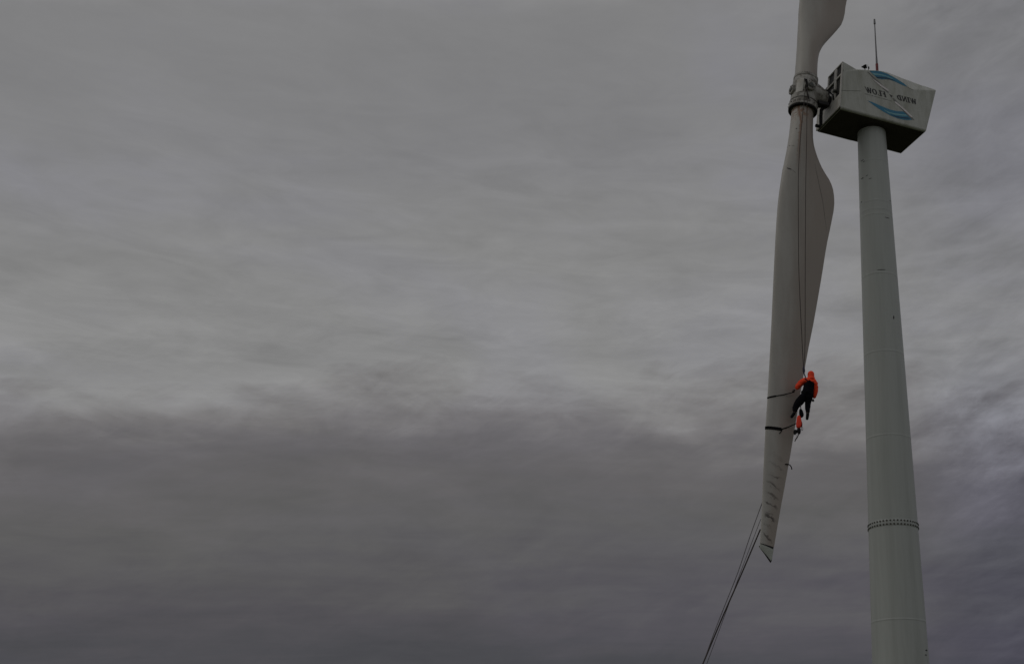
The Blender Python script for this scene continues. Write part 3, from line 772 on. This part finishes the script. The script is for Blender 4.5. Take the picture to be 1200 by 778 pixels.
# ------------------------------------------------------------------ the rope worker
PO = W((-3.40, -.62, 14.84))                      # below the hanging right boot
person = empty('person', PO)
tag(person, 'person hanging on ropes beside the lower blade in orange hooded jacket and black trousers', 'person')
def skin_mesh(name, verts, edges, radii, mat, parent, root=0, sub=2, base=(0,0,0)):
    me = bpy.data.meshes.new(name); me.from_pydata(verts, edges, []); me.materials.append(mat)
    o = bpy.data.objects.new(name, me); col.objects.link(o); o.parent = parent; o.location = base
    bm = bmesh.new(); bm.from_mesh(me); ly = bm.verts.layers.skin.verify(); bm.verts.ensure_lookup_table()
    for i, v in enumerate(bm.verts):
        r = radii[i]; r = r if isinstance(r, tuple) else (r, r)
        v[ly].radius = r; v[ly].use_root = (i == root)
    bm.to_mesh(me); bm.free()
    s_ = o.modifiers.new('skin', 'SKIN'); s_.use_smooth_shade = True; s_.branch_smoothing = .4
    if sub: q_ = o.modifiers.new('sub', 'SUBSURF'); q_.levels = sub; q_.render_levels = sub
    return o
# joints, metres from the origin: x right, y away, z up
J = dict(pelvis=(-.03,0,.965), waist=(.0,.01,1.10), chest=(.06,.01,1.30), neck=(.10,.03,1.50), head=(.115,.05,1.635), crown=(.12,.055,1.72),
         sl=(-.085,.02,1.455), el=(-.26,.10,1.33), hl=(-.415,.17,1.15),
         sr=(.225,.01,1.415), er=(.275,.06,1.14), hr=(.195,.16,.82),
         pl=(-.115,.0,.93), kl=(-.435,.12,.56), al=(-.475,.10,.29), tl=(-.59,.18,.16),
         pr=(.055,.0,.93), kr=(.0,.13,.55), ar=(-.035,.03,.24), tr=(-.06,.10,.06))
names = ['pelvis','waist','chest','neck','head','crown','sl','el','hl','sr','er','hr','pl','kl','al','pr','kr','ar','tl','tr']
idx = {n: i for i, n in enumerate(names)}
rad = dict(pelvis=(.14,.10), waist=(.13,.09), chest=(.145,.10), neck=.055, head=.085, crown=.065, sl=.055, el=.042, hl=.028, sr=.055, er=.042, hr=.028,
           pl=.08, kl=.055, al=.038, pr=.08, kr=.055, ar=.038, tl=.035, tr=.035)
E_ = [('pelvis','waist'),('waist','chest'),('chest','neck'),('neck','head'),('head','crown'),('chest','sl'),('sl','el'),('el','hl'),('chest','sr'),('sr','er'),('er','hr'),
      ('pelvis','pl'),('pl','kl'),('kl','al'),('al','tl'),('pelvis','pr'),('pr','kr'),('kr','ar'),('ar','tr')]
body = skin_mesh('body', [J[n] for n in names], [(idx[a], idx[b_]) for a, b_ in E_], [rad[n] for n in names], M_skin, person)
# face looks towards the blade (up and away)
m = MB(); m.lathe((.112,.125,1.628),(-.1,1,0),[(0,.012),(.03,.016),(.045,.008)],8); m.build('nose', M_skin, person)
for sx in (-.03,.03):
    m = MB(); m.lathe((.115+sx,.125,1.66),(-.1,1,0),[(0,.010),(.012,.009),(.016,.004)],8); m.build('eye', M_eye, person)
m = MB(); m.box(.09,.14,.126,.136,1.588,1.595); m.build('mouth', M_redbag, person)
# jacket: torso and sleeves with folds, hood open at the face
jn = [(-.045,.0,.99),(.0,.01,1.13),(.055,.01,1.30),(.09,.015,1.42),(-.075,.02,1.45),(-.15,.05,1.405),(-.21,.08,1.36),(-.265,.105,1.32),(-.33,.13,1.255),(-.405,.165,1.165),
      (.215,.01,1.405),(.255,.025,1.30),(.262,.04,1.22),(.275,.06,1.14),(.245,.10,1.0),(.205,.15,.84)]
jr = [(.195,.13),(.18,.12),(.185,.125),(.13,.095),.12,.108,.115,.10,.098,.08,.105,.098,.085,.088,.08,.065]
je = [(0,1),(1,2),(2,3),(3,4),(4,5),(5,6),(6,7),(7,8),(8,9),(3,10),(10,11),(11,12),(12,13),(13,14),(14,15)]
jacket = skin_mesh('jacket', jn, je, jr, M_orange, person)
tex = bpy.data.textures.new('folds', 'CLOUDS'); tex.noise_scale = .07
dm = jacket.modifiers.new('folds', 'DISPLACE'); dm.texture = tex; dm.strength = .055; dm.mid_level = .5
def hood():
    m = MB(); rings = []
    c = Vector((.115,.035,1.635)); n = 20
    prof_ = [(-.19,.13),(-.16,.145),(-.11,.125),(-.06,.112),(0,.118),(.05,.113),(.09,.095),(.118,.066),(.135,.03)]
    for d_, r_ in prof_:
        ring_ = []
        for k in range(n):
            a = 2*PI*k/n; fold = 1+.03*math.sin(5*a+d_*30)
            yy = math.sin(a)*r_*1.05*fold
            if yy > 0 and -.09 < d_ < .07: yy = min(yy, .062)        # face opening at the far side
            ring_.append(c+Vector((math.cos(a)*r_*fold, yy, d_)))
        rings.append(ring_)
    m.loft(rings); o = m.build('hood', M_orange, person); s_ = o.modifiers.new('sub','SUBSURF'); s_.levels = 1; s_.render_levels = 2; return o
hood()
# trousers
tn = [(-.03,.0,1.0),(-.03,0,.93),(-.15,.02,.875),(-.275,.07,.71),(-.405,.12,.565),(-.450,.12,.45),(-.470,.10,.31),
      (.025,.0,.885),(.0,.06,.74),(-.02,.125,.57),(-.025,.09,.42),(-.036,.035,.27)]
tr_ = [(.19,.125),(.19,.13),.175,.165,.130,.105,.075,.165,.120,.104,.090,.064]
te_ = [(0,1),(1,2),(2,3),(3,4),(4,5),(5,6),(1,7),(7,8),(8,9),(9,10),(10,11)]
trou = skin_mesh('trousers', tn, te_, tr_, M_cloth, person)
dm = trou.modifiers.new('folds', 'DISPLACE'); dm.texture = tex; dm.strength = .03; dm.mid_level = .5
for a_, t_ in ((J['al'], J['tl']), (J['ar'], J['tr'])):
    a_, t_ = Vector(a_), Vector(t_); d_ = (t_-a_)
    skin_mesh('boot', [tuple(a_+Vector((0,0,.05))), tuple(a_), tuple(a_+d_*.45), tuple(t_+d_*.05)], [(0,1),(1,2),(2,3)], [.060,.064,.058,.046], M_black, person)
# gloves: palm with four fingers and a thumb, closed on what they hold
def glove(wrist, dirn, side, curl):
    wrist = Vector(wrist); d_ = Vector(dirn).normalized(); s_ = d_.cross(Vector((0,1,0))).normalized()*side; n_ = d_.cross(s_).normalized()
    vs = [wrist, wrist+d_*.045, wrist+d_*.085]; rd = [.026,(.034,.02),(.032,.018)]; ed = [(0,1),(1,2)]
    for k, (off, ln) in enumerate(((-.030,.060),(-.010,.070),(.010,.066),(.029,.052))):
        b0 = len(vs); p = wrist+d_*.088+s_*off
        vs += [p, p+d_*ln*.45+n_*ln*.25*curl, p+d_*ln*.55+n_*ln*.75*curl, p+d_*ln*.2+n_*ln*1.0*curl]; rd += [.0105,.0102,.0098,.009]
        ed += [(2,b0),(b0,b0+1),(b0+1,b0+2),(b0+2,b0+3)]
    b0 = len(vs); vs += [wrist+d_*.04-s_*.035, wrist+d_*.07-s_*.05+n_*.02, wrist+d_*.09-s_*.035+n_*.045]; rd += [.013,.012,.010]; ed += [(1,b0),(b0,b0+1),(b0+1,b0+2)]
    return skin_mesh('glove', [tuple(v) for v in vs], ed, rd, M_black, person, sub=1)
glove((-.415,.172,1.155), (-.55,.3,-.62), 1, 1)
glove((.195,.165,.815), (-.35,.6,-.35), -1, 1)
# harness: waist belt, leg loops, shoulder straps and the broad black back pad
m = MB(); rings = []
for z_, kx in ((.98,.200),(1.06,.192),(1.13,.188),(1.20,.190),(1.28,.186),(1.335,.150),(1.36,.09)):
    cx_ = -.02+(z_-1.0)*.24
    rings.append([(cx_+kx*math.cos(2*PI*k/24), .01-(.185+.02*math.sin(z_*9))*math.sin(2*PI*k/24) if math.sin(2*PI*k/24) > 0 else .01-.10*math.sin(2*PI*k/24), z_+.020*math.sin(3*2*PI*k/24+z_*6)) for k in range(24)])
m.loft(rings); back = m.build('back_pad', M_cloth, person)
m = MB(); rings = []
for z_, kx in ((.92,.20),(.935,.212),(1.02,.212),(1.04,.20)):
    rings.append([(-.03+kx*math.cos(2*PI*k/24), -.155*math.sin(2*PI*k/24), z_) for k in range(24)])
m.loft(rings); m.build('waist_belt', M_web, person)
for cx_, cz_, s_ in ((-.155,.84,.115),(.045,.83,.118)):
    m = MB(); m.tube([(cx_+s_*math.cos(a), .03-s_*math.sin(a), cz_+.05*math.cos(a)) for a in [2*PI*k/20 for k in range(21)]], .02, 8); m.build('leg_loop', M_web, person)
m = MB(); m.tube([(.0,-.10,.95),(-.05,-.08,.80),(-.10,-.02,.735),(-.20,-.0,.765),(-.235,-.03,.80)], .017, 8); m.build('gear_loop', M_web, person)
m = MB(); m.tube([(-.11,.02,1.42),(-.10,-.07,1.46),(-.04,-.11,1.40),(.0,-.13,1.33)], .018, 8); m.build('shoulder_strap', M_web, person)

# rope clamp at the ropes' lower end and the lanyard to the worker's harness
re = W(ROPE_L[-1]); re2 = W(ROPE_R[-1]); c0 = (re+re2)/2
m = MB(); m.tube([Vector((0,0,.06)),Vector((0,0,0)),Vector((.005,0,-.10)),Vector((.0,0,-.2))], [.02,.038,.045,.025], 10); m.box(-.04,.035,-.03,.03,-.12,-.04)
tgt = PO+Vector((-.06,-.06,1.42)); dv = tgt-c0
m.tube([Vector((0,0,-.18)), dv*.6+Vector((0,0,-.05)), dv], [.02,.022,.02], 8)
o = m.build('rope_clamp', material('clamp_metal', (.03,.03,.055), .4, (.05,.03,.03), .4, 10.0, metal=.6)); o.location = c0
tag(o, 'dark metal rope clamp joining both climbing ropes just above the worker', 'rope clamp')

# strap held in the left hand, round the leading edge
iMT = MT.inverted()
hand = iMT @ (PO+Vector((-.46,.19,1.075)))
def strap_path(z_le, x_far_end, z_far_end, start, z_start=None, n=10):
    """from start (turbine frame) across the near face to the leading edge, round it and back on the far face"""
    s = Vector(start); pts = [s]; xl = le_x(z_le)
    for i in range(1, n+1):
        f = i/n; x = s.x+(xl+.012-s.x)*f; z = s.z+(z_le-s.z)*f
        y = near_y(x, z); 
        if y is None: y = 0
        lead = s.y+(0-s.y)*f
        if f < .45: y = min(y, s.y+(y-s.y)*(f/.45)**.7)
        pts.append(Vector((x, y, z)))
    pts.append(Vector((xl-.012, 0, z_le)))
    for i in range(n, 0, -1):
        f = i/n; x = x_far_end+(xl+.012-x_far_end)*f; z = z_far_end+(z_le-z_far_end)*f
        y = far_y(x, z); pts.append(Vector((x, y if y is not None else .02, z)))
    return pts
p1 = strap_path(15.67, te_x(15.95)-.02, 15.95, hand)
m = ribbon(p1, .030, .008); o = m.build('strap', M_web, smooth=False); o.matrix_world = MT.copy()
m = ribbon(p1[-12:-9], .09, .014); 
q1 = [p1[7], p1[8], p1[9], p1[10], p1[11]]; m = ribbon([p+Vector((0,-.006,0)) for p in q1], .048, .010); s2 = m.build('strap_buckle', M_web, o, smooth=False)
tag(o, 'thin black strap slung round the blade and held in the orange-sleeved left hand', 'strap')
# lower, broad strap tied to the gear bag
gx = W((-3.62, -.38, 14.93))                      # gear bundle anchor, just off the trailing edge
gl = iMT @ gx
zl = 14.60
mid_x = le_x(zl)+.55
tie = Vector((gl.x, gl.y, 14.84))
band = [Vector((le_x(zl)+.55, near_y(le_x(zl)+.55, zl), zl))]
for i in range(1, 8):
    x = le_x(zl)+.55-(.54)*i/7; band.append(Vector((x, near_y(x, zl) or 0, zl)))
band.append(Vector((le_x(zl)-.014, 0, zl)))
for i in range(1, 9):
    x = le_x(zl)+.01+(te_x(zl)-le_x(zl)-.04)*i/8; band.append(Vector((x, (far_y(x, zl) or .02), zl+.02*i/8)))
m = ribbon(band, .105, .012); o = m.build('strap', M_web, smooth=False); o.matrix_world = MT.copy()
tag(o, 'broad black padded strap wrapped round the blade below the worker, beside the gear bag', 'strap')
tail = [band[0]+Vector((-.02,-.008,0))]
for i in range(1, 9):
    f = i/8; x = band[0].x+(tie.x-band[0].x)*f; z = zl+(tie.z-zl)*f; y = near_y(x, z); y = y if y is not None else -.1
    pts_y = y+(tie.y-y)*max(0,(f-.5)*2); tail.append(Vector((x, pts_y-.006, z)))
m = ribbon(tail, .034, .007); m.build('strap_tail', M_web, o, smooth=False)
m = ribbon([band[0]+Vector((.02,-.012,-.01)), band[0]+Vector((-.02,-.02,-.08)), band[0]+Vector((-.09,-.02,-.17))], .03, .007); m.build('loose_end', M_web, o, smooth=False)

# gear bundle hanging from the worker's harness: x right, y away, z up, base at its lowest point
BZ = PO+Vector((-.27,-.02,-.66+.24)); BZ = Vector((PO.x-.30, PO.y+.05, PO.z-.52))
gear = empty('gear_bag', BZ)
tag(gear, 'small orange-red gear bag with black pouch and tools hanging under the worker', 'gear bag')
def loc(px, py, y=0): return ((px-946)*.0293-(-.30), y, (494-py)*.0305+.52)
def lump(name, pts, mat, parent, dy=.06, rough=.02, seed=1):
    """soft bag: outline (px space turned to metres) with depth and rounded faces"""
    rnd = random.Random(seed); rings = []; P_ = [loc(*p) for p in pts]; cx_ = sum(p[0] for p in P_)/len(P_); cz_ = sum(p[2] for p in P_)/len(P_)
    m = MB()
    for s_, k in ((-1,.55),(-.8,.88),(-.3,1.0),(.3,1.0),(.8,.88),(1,.55)):
        rings.append([(cx_+(p[0]-cx_)*k+rnd.uniform(-1,1)*rough*.3, s_*dy, cz_+(p[2]-cz_)*k+rnd.uniform(-1,1)*rough*.3) for p in P_])
    m.loft(rings); o = m.build(name, mat, parent); s_ = o.modifiers.new('sub','SUBSURF'); s_.levels = 1; s_.render_levels = 2; return o
lump('pouch', [(935.0,480.4),(937.0,479.2),(938.8,480.8),(940.2,485),(940.6,488),(938.6,490.3),(936.0,490.4),(934.8,487)], M_cloth, gear, .055)
lump('bag', [(932.4,488.5),(934.6,487.0),(936.6,488.5),(937.2,492),(938.0,496),(937.8,500),(935.6,502.6),(932.4,502.9),(931.0,500),(931.6,495)], M_redbag, gear, .08)
lump('bag_side_pocket', [(936.6,492),(937.8,494),(938.6,498),(938,501),(936.9,501.5),(936.6,497)], M_cloth, gear, .05, seed=3)
lump('tool_roll', [(932.6,501.8),(935.6,501.2),(936.6,503.5),(936.4,508.5),(934.0,509.6),(932.2,507.6),(931.8,504)], M_black, gear, .06, seed=4)
lump('hand_tool', [(927.8,504.6),(930.2,503.4),(932.8,504.2),(932.8,507.8),(930.8,508.8),(929.4,510.6),(928.0,508)], M_black, gear, .035, seed=5)
m = MB(); m.tube([loc(937.3,472,-.03), loc(937.0,476,-.01), loc(937.3,481,0)], .016, 8); m.build('lanyard', M_line, gear)
m = MB(); m.tube([loc(938.0+.9*math.cos(a), 502.8+1.9*math.sin(a), 0) for a in [2*PI*k/14 for k in range(15)]], .010, 6); m.build('ring', M_mast, gear)
m = MB(); m.tube([loc(934.0,509,0), loc(932.2,512.4,.02), loc(930.6,514.3,.04), loc(929.4,517,.04)], [.014,.018,.02,.012], 8); m.build('tail_cord', M_rope, gear)
m = MB(); m.tube([loc(932.8,508,-.02), loc(931.4,511,-.01), loc(930.9,513,-.01)], .010, 6); m.build('tail_cord', M_white, gear)
# short sling end at the trailing edge lower down
z_s = 13.40; xe = te_x(z_s)
pts = [Vector((xe-.14, near_y(xe-.14, z_s+.02) or -.03, z_s+.02)), Vector((xe-.04,-.03,z_s+.035)), Vector((xe+.04,-.03,z_s+.01)), Vector((xe+.09,-.03,z_s-.06)), Vector((xe+.105,-.03,z_s-.13))]
m = MB(); m.tube(curve_pts(pts,4), .018, 8); o = m.build('cord_end', M_web); o.matrix_world = MT.copy()
tag(o, 'short curled black cord end sticking out from the trailing edge below the gear bag', 'cord')
